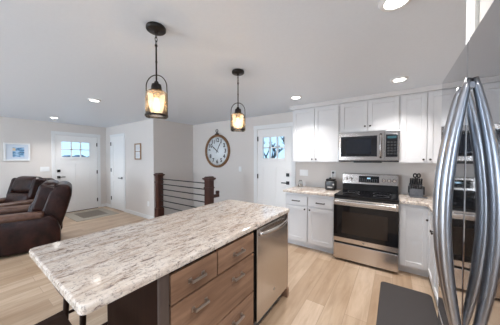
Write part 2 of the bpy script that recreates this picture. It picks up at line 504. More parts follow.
# closet door by the entry
Fe = Face('-y', YC)
c0, c1 = -6.66, -5.94
d3 = thing('door_3', 'x', 'x', (-6.3, YC, 0)); del d3['label']; del d3['category']; struct(d3)
mb = MB()
Fe.box(mb, c0, c0 + .11, .002, .02, .012, 2.03, .001); Fe.box(mb, c1 - .11, c1, .002, .02, .012, 2.03, .001)
for a_, b_ in ((.012, .22), (.80, .94), (1.88, 2.03)): Fe.box(mb, c0 + .11, c1 - .11, .002, .02, a_, b_, .001)
Fe.box(mb, c0 + .1, c1 - .1, .002, .010, .2, 1.9)
mb.build('door_panel', m_door, d3)
mb = MB(); mb.cyl(Fe.p(-6.02, .02, .90), Fe.p(-6.02, .03, .90), .032); mb.cyl(Fe.p(-6.02, .03, .90), Fe.p(-6.02, .07, .90), .01)
Fe.box(mb, -6.14, -6.01, .06, .075, .89, .91, .004); mb.build('door_handle', m_black, d3)
for z in (1.84, 1.10, .30): Fe.box(MB(), c0 - .022, c0 + .012, .012, .032, z - .05, z + .05, .003).build('hinge', m_black, d3)
casing('trim_3', Fe, c0, c1, 2.03, .07, .07)

# ---------------------------------------------------------------- outdoors seen through the door lites
single(MB().box(XW - T - .25, 30, YK + T + .4, 60, -.6, -.5), 'snow_field', m_snow, 'snow covered ground outside the kitchen back door window', 'ground', (-5, 30, -.6))
single(MB().box(-80, XW - T - .3, -30, 40, -.6, -.5), 'snow_yard', m_snow, 'snow covered front yard outside the entry door window', 'ground', (-30, -10, -.6))
for i, (x, y, w, h) in enumerate(((-50, 12.6, 1.6, 1.5), (-51, 14.6, 1.5, 1.6), (-50, 16.6, 1.4, 1.5))):
    mb = MB(); mb.box(x - 1.5, x + 1.5, y - w / 2, y + w / 2, -.5, h)
    mb.prism([(y - w / 2 - .2, h), (y + w / 2 + .2, h), (y, h + .5)], x - 1.7, x + 1.7, 'x')
    tag(mb.build('distant_house', m_siding), 'one of the low dark buildings far outside the entry door window', 'house', 'buildings outside the entry door')


def tree(x, y, z0, h, seed):
    rnd = random.Random(seed); mb = MB()

    def br_(p, d, L, r, k):
        q = p + d * L; mb.cyl(p, q, r, r * .65, 6)
        if k:
            for _ in range(3):
                nd_ = (d + Vector((rnd.uniform(-.8, .8), rnd.uniform(-.8, .8), rnd.uniform(-.1, .5)))).normalized()
                br_(q, nd_, L * rnd.uniform(.6, .8), r * .6, k - 1)
    br_(Vector((x, y, z0)), Vector((0, 0, 1)), h * .36, .16, 4)
    return mb
bare1 = tree(-7.9, 14, -.5, 3.4, 3); tag(bare1.build('bare_tree', m_foliage), 'bare dark tree in the snow beyond the left panes of the back door', 'tree')
bare2 = tree(-8.2, 19, -.5, 4.6, 8); tag(bare2.build('bare_tree', m_foliage), 'bare dark tree in the snow beyond the right panes of the back door', 'tree')

# ---------------------------------------------------------------- kitchen: upper cabinets
YU = YK - .33; Fu = Face('-y', YU)
RX0, RX1 = -.704, .056


def upper(label, x0, x1, z0, z1, doors, kz, cat='cabinet', kn=None, blank=None):
    t = thing('wall_cabinet', label, cat, ((x0 + x1) / 2, YK - .165, z0))
    MB().box(x0 + .001, x1 - .001, YU + .002, YK - .002, z0, z1, .001).build('body', m_cab, t)
    for (a, b, ks) in doors:
        dr = shaker(Fu, a, b, z0 + .012, z1 - .045 if z1 > 2.3 else z1 - .02, m_cab, t)
        if ks: knob(Fu, ks, kz, dr)
    return t


ZT = 2.285
upper('white two-door wall cabinet left of the microwave above the toaster counter', -1.49, RX0, 1.37, ZT, [(-1.475, -1.100, -1.13), (-1.094, -.719, -1.064)], 1.42)
upper('short white two-door cabinet directly above the microwave', RX0, RX1, 1.82, ZT, [(RX0 + .012, -.327, -.357), (-.321, RX1 - .012, -.291)], 1.90)
upper('white two-door wall cabinet right of the microwave above the knife block', RX1, .70, 1.37, ZT, [(RX1 + .015, .335, .305), (.341, .66, .371)], 1.42)
# crown over the run of uppers
mb = MB(); mb.prism([(YU - .022, ZT), (YU - .03, ZT), (YU - .036, ZT + .015), (YU - .052, ZT + .04), (YU - .056, H - .001), (YU + .03, H - .001), (YU + .03, ZT)], -1.52, .72, 'x')
mb.box(-1.535, -1.489, YU - .03, YK - .002, ZT + .02, H - .001, .004)
struct(mb.build('trim_4', m_cab))

# ---------------------------------------------------------------- microwave
t = thing('microwave', 'stainless over-the-range microwave mounted above the stove', 'microwave', (-.324, 3.6, 1.37))
MX0, MX1 = RX0 + .003, RX1 - .003; YM = 3.42; Fm = Face('-y', YM)
MB().box(MX0, MX1, YM + .001, YK - .004, 1.385, 1.815, .003).build('body', m_fbody, t)
sp = .0 - .12
dr = Fm.box(MB(), MX0, -.115, 0, .022, 1.405, 1.815, .003).build('door', m_mwsteel, t)
Fm.box(MB(), MX0 + .03, -.20, .022, .025, 1.46, 1.755, .001).build('window', m_blackglass, dr)
Fm.box(MB(), MX0 + .10, -.27, .025, .026, 1.50, 1.715).build('inner_screen', newmat('microwave_screen', (.012, .014, .02), .1, spec=.35), dr)
mb = MB(); pts = [Fm.p(-.158, .022 + .035 * math.sin(PI * i / 10) ** .5, 1.44 + .335 * i / 10) for i in range(11)]
mb.sweep(pts, .013, .008, 10, Vector((1, 0, 0))); mb.build('handle', m_mwsteel, dr)
cp = Fm.box(MB(), -.112, MX1, 0, .022, 1.405, 1.815, .003).build('control_panel', m_mwsteel, t)
Fm.box(MB(), -.098, MX1 - .02, .022, .025, 1.455, 1.76, .001).build('touch_pad', m_blackglass, cp)
Fm.box(MB(), -.08, .02, .025, .026, 1.705, 1.738).build('display', newmat('mw_display', (.02, .05, .06), .1, emit=(.3, .8, .9), es=.03), cp)
mb = MB()
for r in range(5):
    for cx in range(3): Fm.box(mb, -.08 + cx * .036, -.056 + cx * .036, .025, .0255, 1.49 + r * .038, 1.51 + r * .038)
mb.build('button_marks', newmat('mw_marks', (.03, .03, .03), .3), cp)
mb = MB(); Fm.box(mb, MX0 + .002, MX1 - .002, 0, .02, 1.385, 1.403, .002); mb.box(MX0 + .2, MX1 - .2, YM + .02, YM + .12, 1.372, 1.385)
mb.build('vent_grille', m_black, t)

# ---------------------------------------------------------------- base cabinets on the range wall
YF = YK - .61; Fb = Face('-y', YF); CT = .915


def base_unit(label, x0, x1, name='base_cabinet'):
    t = thing(name, label, 'cabinet', ((x0 + x1) / 2, YK - .3, 0))
    mb = MB(); mb.box(x0 + .001, x1 - .001, YF + .001, YK - .004, .10, .875, .001); mb.box(x0 + .001, x1 - .001, YF + .07, YK - .02, 0, .10)
    mb.build('body', m_cab, t); return t


t = base_unit('white base cabinet with two drawers over two doors left of the stove', -1.49, RX0)
for a, b in ((-1.475, -1.115), (-1.099, -.719)):
    dw_ = slab(Fb, a, b, .69, .835, m_cab, t); c = (a + b) / 2; bar_pull(Fb, c - .065, c + .065, .755, dw_, m_pull, h=.014)
for a, b, k in ((-1.475, -1.115, -1.147), (-1.099, -.719, -1.068)):
    dr = shaker(Fb, a, b, .115, .67, m_cab, t, st=.06); knob(Fb, k, .635, dr)
t = base_unit('white corner base cabinet with one tall panel door right of the stove', RX1, .352)
dr = shaker(Fb, RX1 + .012, .345, .115, .845, m_cab, t, st=.06); knob(Fb, .322, .715, dr)
# return run toward the fridge
XF = .352; Fr = Face('-x', XF)
t = thing('base_cabinet', 'white base cabinet run along the right wall between corner and refrigerator', 'cabinet', (.65, 2.3, 0))
mb = MB(); mb.box(XF + .001, XR - .003, 1.315, YK - .004, .10, .875, .001); mb.box(XF + .07, XR - .02, 1.315, YK - .01, 0, .10); mb.build('body', m_cab, t)
for i, (a, b) in enumerate(((2.76, 3.175), (2.29, 2.75), (1.82, 2.28), (1.33, 1.81))):
    dr = shaker(Fr, a, b, .115, .845, m_cab, t, st=.06); knob(Fr, a + .035 if i % 2 == 0 else b - .035, .69, dr)

# worktops
def poly_top(name, pts, z0, z1, label, cat, bev=.006, rad=None):
    b = bmesh.new(); vs = [b.verts.new((x, y, z0)) for x, y in pts]; f = b.faces.new(vs)
    r = bmesh.ops.extrude_face_region(b, geom=[f]); nv = [g for g in r['geom'] if isinstance(g, bmesh.types.BMVert)]
    bmesh.ops.translate(b, verts=nv, vec=(0, 0, z1 - z0)); bmesh.ops.recalc_face_normals(b, faces=b.faces)
    es = [e for e in b.edges if abs(e.verts[0].co.z - e.verts[1].co.z) < 1e-6]
    bmesh.ops.bevel(b, geom=es, offset=bev, segments=2, profile=.5, affect='EDGES')
    m = MB(); m._merge(b); cx = sum(p[0] for p in pts) / len(pts); cy = sum(p[1] for p in pts) / len(pts)
    return single(m, name, m_granite, label, cat, (cx, cy, z0))


def rounded(x0, x1, y0, y1, r, n=5):
    out = []
    for cx, cy, a0 in ((x1 - r, y1 - r, 0), (x0 + r, y1 - r, 90), (x0 + r, y0 + r, 180), (x1 - r, y0 + r, 270)):
        for i in range(n + 1):
            a = math.radians(a0 + 90 * i / n); out.append((cx + r * math.cos(a), cy + r * math.sin(a)))
    return out


poly_top('kitchen_countertop', [(-1.52, 3.165), (RX0 - .003, 3.165), (RX0 - .003, YK - .003), (-1.52, YK - .003)], .876, CT, 'speckled granite worktop left of the stove under the small black appliance', 'countertop')
poly_top('kitchen_countertop', [(RX1 + .003, 3.165), (.27, 3.165), (.30, 3.15), (.318, 3.12), (.318, 1.315), (XR - .003, 1.315), (XR - .003, YK - .003), (RX1 + .003, YK - .003)], .876, CT, 'L-shaped granite worktop right of the stove holding the knife block', 'countertop')

# ---------------------------------------------------------------- range
t = thing('stove', 'stainless electric range with black glass cooktop and oven window', 'stove', (-.324, 3.45, 0))
A, B = RX0 + .004, RX1 - .004; YR = 3.135; Fs = Face('-y', YR)
mb = MB(); mb.box(A, B, YR + .001, YK - .03, .03, .893, .003)
for x in (A + .05, B - .05):
    for y in (YR + .08, YK - .1): mb.cyl((x, y, 0), (x, y, .03), .018)
mb.build('body', m_black, t)
ck = MB().box(A - .001, B + .001, YR - .012, YK - .09, .893, .925, .004).build('cooktop', m_blackglass, t)
m_burn = newmat('burner_mark', (.12, .12, .12), .3)
for x, y, r in ((-.51, 3.29, .105), (-.14, 3.29, .085), (-.51, 3.53, .075), (-.14, 3.53, .105)):
    MB().lathe([(r, .9251), (r + .002, .9256), (r + .005, .9256), (r + .006, .9251)], (x, y, 0), 32).build('burner_ring', m_burn, ck)
bgd = MB(); bgd.prism([(YK - .095, .925), (YK - .085, 1.03), (YK - .04, 1.03), (YK - .04, .925)], A, B, 'x'); bgd.build('backguard_base', m_blackglass, t)
mb = MB(); mb.prism([(YK - .115, 1.03), (YK - .10, 1.185), (YK - .035, 1.195), (YK - .035, 1.03)], A, B, 'x', .003); cpn = mb.build('control_panel', m_mwsteel, t)
rx = math.atan2(.015, .155); yb_ = lambda z: YK - .115 + (z - 1.03) * math.tan(rx)
mb = MB(); mb.prism([(yb_(1.06) - .003, 1.06), (yb_(1.16) - .003, 1.16), (yb_(1.16) + .003, 1.16), (yb_(1.06) + .003, 1.06)], -.46, -.185, 'x'); dp = mb.build('display', m_blackglass, cpn)
mb = MB(); mb.box(-.345, -.30, yb_(1.125) - .0045, yb_(1.125) - .0035, 1.115, 1.135); mb.build('clock_digits', newmat('digits', (.5, .7, .9), .4, emit=(.5, .8, 1), es=.5), dp)
mb = MB()
for r in range(3):
    for q in range(9): mb.box(-.445 + q * .028, -.435 + q * .028, yb_(1.075 + r * .018) - .0042, yb_(1.075 + r * .018) - .0032, 1.072 + r * .018, 1.076 + r * .018)
mb.build('button_marks', newmat('range_marks', (.3, .3, .32), .4), dp)
for x in (-.645, -.575, -.125, -.06, .005):
    mb = MB(); y0 = yb_(1.105); mb.cyl((x, y0 + .004, 1.105), (x, y0 - .008, 1.103), .026); mb.cyl((x, y0 - .006, 1.103), (x, y0 - .032, 1.101), .021, .018, 20)
    mb.box(x - .004, x + .004, y0 - .038, y0 - .03, 1.085, 1.118, .001); mb.build('knob', m_steel, cpn)
Fs.box(MB(), A, B, 0, .018, .875, .892, .002).build('vent_trim', m_black, t)
dr = Fs.box(MB(), A, B, 0, .03, .275, .87, .004).build('oven_door', m_steel, t)
Fs.box(MB(), A, B, .03, .034, .335, .785, .001).build('glass', m_blackglass, dr)
Fs.box(MB(), A + .11, B - .11, .034, .0345, .40, .70).build('window', newmat('oven_window', (.025, .018, .015), .10), dr)
mb = MB(); Fs.box(mb, A + .02, B - .02, .060, .078, .805, .850, .008, 3)
for u in (A + .05, B - .05): Fs.box(mb, u - .012, u + .012, .028, .062, .815, .842, .003)
mb.build('handle', m_steel, dr)
mb = MB(); mb.cyl(Fs.p(-.324, .03, .305), Fs.p(-.324, .032, .305), .016, n=24); mb.build('round_badge', m_nickel, dr)
Fs.box(MB(), A, B, 0, .03, .035, .25, .004).build('storage_drawer', m_steel, t)

# ---------------------------------------------------------------- island
IX0, IX1, IY0, IY1 = -1.715, -.884, .25, 2.015
poly_top('island_countertop', rounded(IX0, IX1, IY0, IY1, .03), .876, CT, 'long granite countertop on the dark wood kitchen island', 'countertop', .008)
t = thing('kitchen_island', 'brown wooden island base with drawer fronts under the granite slab', 'island', (-1.18, 1.28, 0))
BX0, BX1, BY0 = -1.465, -.92, .575; Fi = Face('+x', BX1)
mb = MB(); mb.box(BX0, BX1, BY0, 1.378, .09, .875); mb.box(BX0, BX1 - .05, BY0 + .0, 1.378, 0, .09)
mb.box(BX0, -1.43, 1.378, 1.975, 0, .875)
mb.build('body', m_gap, t)
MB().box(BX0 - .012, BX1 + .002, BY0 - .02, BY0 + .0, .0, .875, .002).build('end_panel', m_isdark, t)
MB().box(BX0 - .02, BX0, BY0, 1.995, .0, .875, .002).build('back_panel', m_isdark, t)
mb = MB(); mb.box(BX0, BX1 + .02, 1.975, 1.995, .0, .875, .002); mb.box(BX1 - .04, BX1 + .03, 1.955, 2.0, 0, .09, .003); mb.build('end_panel', m_iswood, t)
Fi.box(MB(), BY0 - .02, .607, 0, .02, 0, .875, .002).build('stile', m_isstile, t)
for (a, b, z0, z1, pulls) in ((.616, .940, .700, .852, (.778,)), (.952, 1.352, .700, .852, (1.155,)), (.616, 1.352, .395, .688, (.80, 1.145)), (.616, 1.352, .10, .383, (.80, 1.145))):
    dw_ = Fi.box(MB(), a, b, 0, .02, z0, z1, .0015).build('drawer', m_iswood, t)
    for p in pulls:
        z = z1 - .085 if z1 < .8 else .772
        mb = MB(); F = Fi
        F.box(mb, p - .052, p + .052, .038, .052, z - .008, z + .008, .004); F.box(mb, p - .052, p - .038, .02, .045, z - .008, z + .008, .002); F.box(mb, p + .038, p + .052, .02, .045, z - .008, z + .008, .002)
        F.box(mb, p - .058, p - .034, .02, .024, z - .013, z + .013, .001); F.box(mb, p + .034, p + .058, .02, .024, z - .013, z + .013, .001)
        mb.build('handle', m_nickel, dw_)

# dishwasher in the island
t = thing('dishwasher', 'stainless dishwasher with bowed bar handle built into the island', 'dishwasher', (-1.17, 1.67, 0))
D0, D1 = 1.392, 1.966
MB().box(-1.425, BX1 - .002, D0, D1, .09, .868, .002).build('body', m_black, t)
dr = Fi.box(MB(), D0 + .002, D1, 0, .028, .105, .862, .004).build('door', m_dwsteel, t)
mb = MB(); pts = [(BX1 + .03 + .045 * math.sin(PI * min(1, max(0, i / 16))) ** .6, D0 + .035 + (D1 - D0 - .06) * i / 16, .815) for i in range(17)]
mb.sweep(pts, .017, .009, 12, Vector((0, 0, 1))); mb.build('handle', m_steel, dr)
mb = MB(); mb.cyl(Fi.p(1.68, .028, .24), Fi.p(1.68, .03, .24), .013, n=24); mb.build('round_badge', m_nickel, dr)
MB().box(-1.40, BX1 - .03, D0, D1 - .015, .0, .088, .002).build('toe_kick', m_grey, t)

# ---------------------------------------------------------------- refrigerator
FY0, FYS, FY1, FX = .469, .876, 1.283, .174
t = thing('refrigerator', 'tall stainless french-door refrigerator with bowed handles at the right edge', 'refrigerator', (.56, .876, 0))
mb = MB(); mb.box(FX + .065, XR - .03, FY0, FY1, .04, 1.765, .004)
for x in (.3, .85):
    for y in (FY0 + .06, FY1 - .06): mb.cyl((x, y, 0), (x, y, .04), .02)
mb.build('body', m_fbody, t)
Ff = Face('-x', FX + .058)
for i, (a, b, hy) in enumerate(((FYS + .003, FY1, FYS + .047), (FY0, FYS - .003, FYS - .047))):
    dr = Ff.box(MB(), a, b, 0, .058, .74, 1.78, .006, 3).build('door', m_fridge, t)
    pts = []
    for k in range(33):
        s = k / 32; z = .865 + (1.655 - .865) * s
        pts.append((FX - .006 - .0445 * math.sin(PI * s) ** .95, hy, z))
    mb = MB(); mb.sweep(pts, .0165, .016, 16, Vector((0, 1, 0)), sc=[min(1, .45 + .55 * math.sin(PI * k / 32) ** .7 * 1.1) for k in range(33)])
    for z in (.885, 1.635): Ff.box(mb, hy - .007, hy + .007, .055, .066, z - .010, z + .010, .003)
    mb.build('handle', m_fhandle, dr)
    Ff.box(MB(), a + .02 if i else b - .09, a + .09 if i else b - .02, -.05, .04, 1.78, 1.79, .002).build('hinge_cover', m_fbody, t)
dr = Ff.box(MB(), FY0, FY1, 0, .058, .07, .733, .006, 3).build('freezer_drawer', m_fridge, t)
mb = MB(); pts = [(FX - .008 - .05 * math.sin(PI * k / 20) ** .6, FY0 + .08 + (FY1 - FY0 - .16) * k / 20, .66) for k in range(21)]
mb.sweep(pts, .014, .012, 12, Vector((0, 0, 1))); mb.build('handle', m_fhandle, dr)
# cabinet above and side panel
t = thing('refrigerator_cabinet', 'white tall side panel and cabinet built around and above the refrigerator', 'cabinet', (.6, 1.3, 0))
MB().box(.254, XR - .003, 1.292, 1.312, 0, H - .002, .001).build('side_panel', m_cab, t)
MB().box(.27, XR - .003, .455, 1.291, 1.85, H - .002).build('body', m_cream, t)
MB().box(.25, .27, 1.232, 1.291, 1.85, H - .002, .001).build('stile', m_cab, t)
Fo = Face('-x', .27)
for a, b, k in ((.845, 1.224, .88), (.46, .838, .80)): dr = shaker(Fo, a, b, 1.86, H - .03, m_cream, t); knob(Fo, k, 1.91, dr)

# ---------------------------------------------------------------- pendants
def pendant(x, y, label):
    t = thing('pendant_lamp', label, 'lamp', (x, y, H), group='pendants over the island')
    mb = MB(); mb.lathe([(0, H), (.060, H), (.064, H - .006), (.064, H - .022), (.058, H - .028), (.012, H - .030), (.010, H - .045), (0, H - .045)], (x, y, 0), 28); mb.build('canopy', m_bronze, t)
    mb = MB()
    z = H - .045
    for i in range(3):     # chain links
        pts = []
        for k in range(12):
            a = 2 * PI * k / 12; w = .008 * math.cos(a); hh = .017 * math.sin(a)
            pts.append((x + (w if i % 2 == 0 else 0), y + (0 if i % 2 == 0 else w), z - .014 + hh))
        mb.sweep(pts, .0024, n=6, side=Vector((0, 1, 0)) if i % 2 == 0 else Vector((1, 0, 0)), closed=True); z -= .026
    mb.build('chain', m_bronze, t)
    mb = MB(); mb.cyl((x, y, z), (x, y, 1.955), .0055, n=10); mb.sphere((x, y, z - .005), .010, n=10); mb.sphere((x, y, 2.10), .008, n=10); mb.build('rod', m_bronze, t)
    mb = MB(); mb.lathe([(0, 1.965), (.012, 1.965), (.016, 1.952), (.030, 1.945), (.034, 1.925), (.034, 1.905), (.048, 1.900), (.048, 1.888), (.022, 1.886), (.022, 1.862), (.018, 1.855), (0, 1.855)], (x, y, 0), 24); mb.build('socket_cap', m_bronze, t)
    R = .070
    mb = MB(); mb.lathe([(.040, 1.897), (R - .010, 1.893), (R - .002, 1.884), (R, 1.872), (R, 1.716), (R - .0025, 1.716), (R - .0025, 1.870), (R - .008, 1.884), (.040, 1.893)], (x, y, 0), 36); mb.build('glass_shade', m_jar, t)
    # bail strap: arch over the jar, sides running down to the bottom band
    dx, dy = .7071, .7071
    dx, dy = math.cos(math.radians(34.7)), math.sin(math.radians(34.7))
    pts = []
    Rb = R + .004
    pts += [(x - Rb * dx, y - Rb * dy, 1.728), (x - Rb * dx, y - Rb * dy, 1.80), (x - Rb * dx, y - Rb * dy, 1.87)]
    for k in range(1, 16):
        a = PI - PI * k / 16; rr = Rb * (math.cos(a)); pts.append((x + rr * dx * .98, y + rr * dy * .98, 1.925 + .085 * math.sin(a)))
    pts += [(x + Rb * dx, y + Rb * dy, 1.87), (x + Rb * dx, y + Rb * dy, 1.80), (x + Rb * dx, y + Rb * dy, 1.728)]
    mb = MB(); mb.sweep(pts, .0035, .0035, 6, Vector((-dy, dx, 0))); mb.build('bail_strap', m_bronze, t)
    mb = MB(); mb.lathe([(R + .001, 1.722), (R + .005, 1.722), (R + .005, 1.734), (R + .001, 1.734), (R + .001, 1.722)], (x, y, 0), 36); mb.build('bottom_band', m_bronze, t)
    b = MB(); b.lathe([(0, 1.745), (.012, 1.748), (.021, 1.765), (.023, 1.785), (.019, 1.82), (.013, 1.845), (.012, 1.857)], (x, y, 0), 18); bo = b.build('bulb', m_bulbglass, t)
    mb = MB()
    for q in range(5):
        a = 2 * PI * q / 5; mb.cyl((x + .006 * math.cos(a), y + .006 * math.sin(a), 1.77), (x + .009 * math.cos(a + .5), y + .009 * math.sin(a + .5), 1.83), .0016, n=5)
    mb.build('filament', m_bulb, bo)
    l = bpy.data.lights.new('pendant_glow', 'POINT'); l.energy = 2.4; l.color = (1, .74, .48); l.shadow_soft_size = .008
    lo = bpy.data.objects.new('pendant_glow', l); C.objects.link(lo); lo.parent = t; lo.location = (0, 0, 1.79 - H)
    return t


pendant(-1.367, .831, 'caged glass jar pendant nearest the viewer, over the near half of the island')
pendant(-1.347, 1.726, 'caged glass jar pendant farther away, over the far half of the island')

# ---------------------------------------------------------------- ceiling lights
SP = [(.037, 2.943, 'round ceiling downlight in front of the cabinets above the stove'),
      (-1.206, 2.935, 'round ceiling downlight by the left end of the wall cabinets'),
      (-.003, 1.473, 'round ceiling downlight cut by the top edge near the refrigerator'),
      (-3.855, 1.309, 'round ceiling downlight between the pendants and the entry hall'),
      (-6.243, 1.359, 'round ceiling downlight nearest the front door'),
      (-3.855, -1.6, 'added unseen ceiling downlight in the living area behind the viewpoint'),  # from here on the lamps are unseen, added for extra illumination
      (-6.243, -1.6, 'added unseen ceiling downlight near the left wall behind the viewpoint'),
      (-.9, -1.6, 'added unseen ceiling downlight behind the viewpoint on the kitchen side'),
      (-.003, -.15, 'added unseen ceiling downlight just behind the viewpoint beside the refrigerator')]  # unseen lamp put in to light the cabinet fronts and island end
proto = thing('ceiling_light', SP[0][2], 'light', (SP[0][0], SP[0][1], H), group='round ceiling downlights')
mb = MB(); mb.lathe([(.058, -.013), (.064, -.015), (.082, -.010), (.088, -.001), (.088, 0), (.058, 0), (.058, -.013)], (0, 0, 0), 32); mb.build('trim_ring', m_trim, proto, local=True)
mb = MB(); mb.lathe([(0, -.014), (.035, -.014), (.060, -.010)], (0, 0, 0), 32); mb.build('lens', m_lens, proto, local=True)
l = bpy.data.lights.new('downlight_beam', 'AREA'); l.shape = 'DISK'; l.size = .11; l.energy = 7.2; l.color = (1, .97, .95); l.spread = math.radians(122)
lo = bpy.data.objects.new('downlight_beam', l); C.objects.link(lo); lo.parent = proto; lo.location = (0, 0, -.02)
l2 = l.copy(); l2.energy = 7.0        # lamps away from the cabinets burn brighter
for i, (x, y, lab) in enumerate(SP[1:]):
    r = dup(proto, (x, y, H), lab)
    if i >= 2:
        for ch in r.children:
            if ch.type == 'LIGHT': ch.data = l2

# ---------------------------------------------------------------- stair railing
def newel(x, y, label):
    t = thing('newel_post', label, 'post', (x, y, 0), group='newel posts of the stair rail')
    w = .062
    mb = MB(); mb.box(x - w - .012, x + w + .012, y - w - .012, y + w + .012, 0, .30, .004); mb.box(x - w - .004, x + w + .004, y - w - .004, y + w + .004, .30, .33, .004)
    mb.box(x - w, x + w, y - w, y + w, .33, 1.03, .003); mb.build('shaft', m_newel, t)
    mb = MB(); mb.box(x - w - .010, x + w + .010, y - w - .010, y + w + .010, .88, .905, .004); mb.build('collar', m_newel, t)
    mb = MB(); mb.box(x - w - .012, x + w + .012, y - w - .012, y + w + .012, 1.03, 1.045, .004); mb.box(x - w - .028, x + w + .028, y - w - .028, y + w + .028, 1.045, 1.075, .006)
    mb.prism([(x - w - .01, 1.075), (x + w + .01, 1.075), (x + w - .02, 1.10), (x - w + .02, 1.10)], y - w - .005, y + w + .005, 'y', .003); mb.build('cap', m_newel, t)
    return t


N1, N2, NY = -4.40, -2.80, 2.725
newel(N1, NY, 'dark red-brown newel post beside the wall corner, left end of the rail')
n2 = newel(N2, NY, 'dark red-brown newel post at the right end of the rail near the clock')
mb = MB(); mb.box(N2 + .02, N2 + .075, NY + .06, NY + .20, .70, .76, .01); mb.box(N2 + .02, N2 + .075, NY + .14, NY + .2, .76, .82, .01); mb.build('handrail_end', m_newel, n2)
t = thing('stair_railing', 'six thin horizontal dark metal rods between the two newel posts', 'railing', ((N1 + N2) / 2, NY, 0))
for z in (.968, .853, .738, .612, .48, .35):
    MB().cyl((N1 + .0625, NY, z), (N2 - .0625, NY, z), .0105, n=10).build('rail_rod', m_black, t)
t = thing('staircase', 'wooden stairs going down in the opening behind the railing', 'stairs', (-3.6, 3.3, -2.6))
mb = MB(); st_n = 9
for i in range(st_n):
    x1 = SX1 - .01 - i * .19; mb.box(max(x1 - .21, XS + .01), x1, SY0 + .02, YK - .02, -2.6, -.19 * (i + 1) - .03)
mb.build('risers', m_trim, t)
mb = MB()
for i in range(st_n):
    x1 = SX1 - .01 - i * .19; mb.box(max(x1 - .215, XS + .01), x1, SY0 + .015, YK - .015, -.19 * (i + 1) - .03, -.19 * (i + 1), .004)
mb.build('treads', m_floor, t)

# ---------------------------------------------------------------- wall clock
cx, cz, R = -3.615, 1.615, .41
t = thing('wall_clock', 'large round wooden-rimmed clock with white face and ring on top', 'clock', (cx, YK, cz))
Fc = Face('-y', YK - .002)
mb = MB(); mb.lathe([(R - .055, .002), (R - .052, .03), (R - .035, .045), (R - .01, .045), (R, .035), (R, .0), (R - .055, 0), (R - .055, .002)], (cx, YK - .002, cz), 64, 'y'); mb.build('rim', m_clockwood, t)
mb = MB(); mb.lathe([(0, .014), (R - .052, .014), (R - .052, .004), (0, .004)], (cx, YK - .002, cz), 64, 'y'); fc = mb.build('face', m_face, t)


def text_mesh(s, size, loc, mat, parent, name, ry=0):
    cu = bpy.data.curves.new(name, 'FONT'); cu.body = s; cu.size = size; cu.align_x = 'CENTER'; cu.align_y = 'CENTER'; cu.extrude = .0006; cu.offset = .004
    o = bpy.data.objects.new('tmp', cu); C.objects.link(o)
    bpy.context.view_layer.update(); me = bpy.data.meshes.new_from_object(o.evaluated_get(bpy.context.evaluated_depsgraph_get()))
    bpy.data.objects.remove(o); me.transform(Matrix.Translation(Vector(loc)) @ Matrix.Rotation(PI / 2, 4, 'X'))
    b = MB(); b.bm.from_mesh(me); return b


for h in range(1, 13):
    a = PI / 2 - h * PI / 6; text_mesh(str(h), .13, (cx + .265 * math.cos(a), YK - .0175, cz + .265 * math.sin(a)), m_ink, t, 'numeral').build('numeral', m_ink, fc)
mb = MB()
mb.lathe([(.342, -.0), (.344, .0006), (.347, .0006), (.349, 0)], (cx, YK - .0162, cz), 64, 'y')
for k in range(12):
    a = 2 * PI * k / 12; c_, s_ = math.cos(a), math.sin(a)
    mb.cyl((cx + .330 * c_, YK - .0165, cz + .330 * s_), (cx + .346 * c_, YK - .0165, cz + .346 * s_), .003, n=4)
mb.build('minute_track', m_ink, fc)
for nme, ang, L, w in (('hour_hand', 150 - 8, .21, .022), ('minute_hand', 60, .26, .018)):
    a = math.radians(ang); dv = Vector((math.cos(a), 0, math.sin(a))); sd = Vector((-math.sin(a), 0, math.cos(a)))
    b = MB(); o0 = Vector((cx, YK - .024, cz)); q = [o0 - dv * .06 - sd * w * .4, o0 - dv * .06 + sd * w * .4, o0 + dv * L * .7 + sd * w * .6, o0 + dv * L, o0 + dv * L * .7 - sd * w * .6]
    vs = [b.bm.verts.new(p) for p in q]; f = b.bm.faces.new(vs); r = bmesh.ops.extrude_face_region(b.bm, geom=[f])
    bmesh.ops.translate(b.bm, verts=[g for g in r['geom'] if isinstance(g, bmesh.types.BMVert)], vec=(0, -.002, 0)); bmesh.ops.recalc_face_normals(b.bm, faces=b.bm.faces)
    b.build(nme, m_ink, fc)
mb = MB(); mb.cyl((cx, YK - .015, cz), (cx, YK - .032, cz), .014, n=16); mb.build('hand_hub', m_ink, fc)
mb = MB(); mb.box(cx - .055, cx + .055, YK - .045, YK - .004, cz + R - .012, cz + R + .022, .008); mb.cyl((cx, YK - .025, cz + R + .02), (cx, YK - .025, cz + R + .055), .016)
pts = [(cx + .036 * math.cos(2 * PI * k / 24), YK - .025, cz + R + .088 + .036 * math.sin(2 * PI * k / 24)) for k in range(24)]
mb.sweep(pts, .007, n=8, side=Vector((0, 1, 0)), closed=True); mb.build('hanging_ring', m_black, t)

# ---------------------------------------------------------------- pictures
t = thing('wall_picture', 'white framed picture with small blue landscape on the living room wall', 'picture', (XW, .89, 1.57))
Fp = Face('+x', XW + .001)
mb = MB(); y0, y1, z0, z1 = .69, 1.095, 1.372, 1.775
Fp.box(mb, y0, y0 + .03, 0, .03, z0, z1, .003); Fp.box(mb, y1 - .03, y1, 0, .03, z0, z1, .003); Fp.box(mb, y0 + .03, y1 - .03, 0, .03, z0, z0 + .03, .003); Fp.box(mb, y0 + .03, y1 - .03, 0, .03, z1 - .03, z1, .003)
mb.build('frame', m_trim, t)
Fp.box(MB(), y0 + .02, y1 - .02, .002, .014, z0 + .02, z1 - .02).build('mat_board', newmat('pale_mat', (.62, .68, .76), .4), t)
pm = newmat('landscape_print', (.3, .45, .6), .3); nn = noise(pm, coords(pm, (1, 9, 22)), 1.3, 4)
base(pm, ramp(pm, nn, [(.35, (.05, .09, .14)), (.48, (.12, .28, .48)), (.6, (.42, .6, .78))]))
Fp.box(MB(), .82, 1.0, .014, .017, 1.455, 1.675).build('print', pm, t)
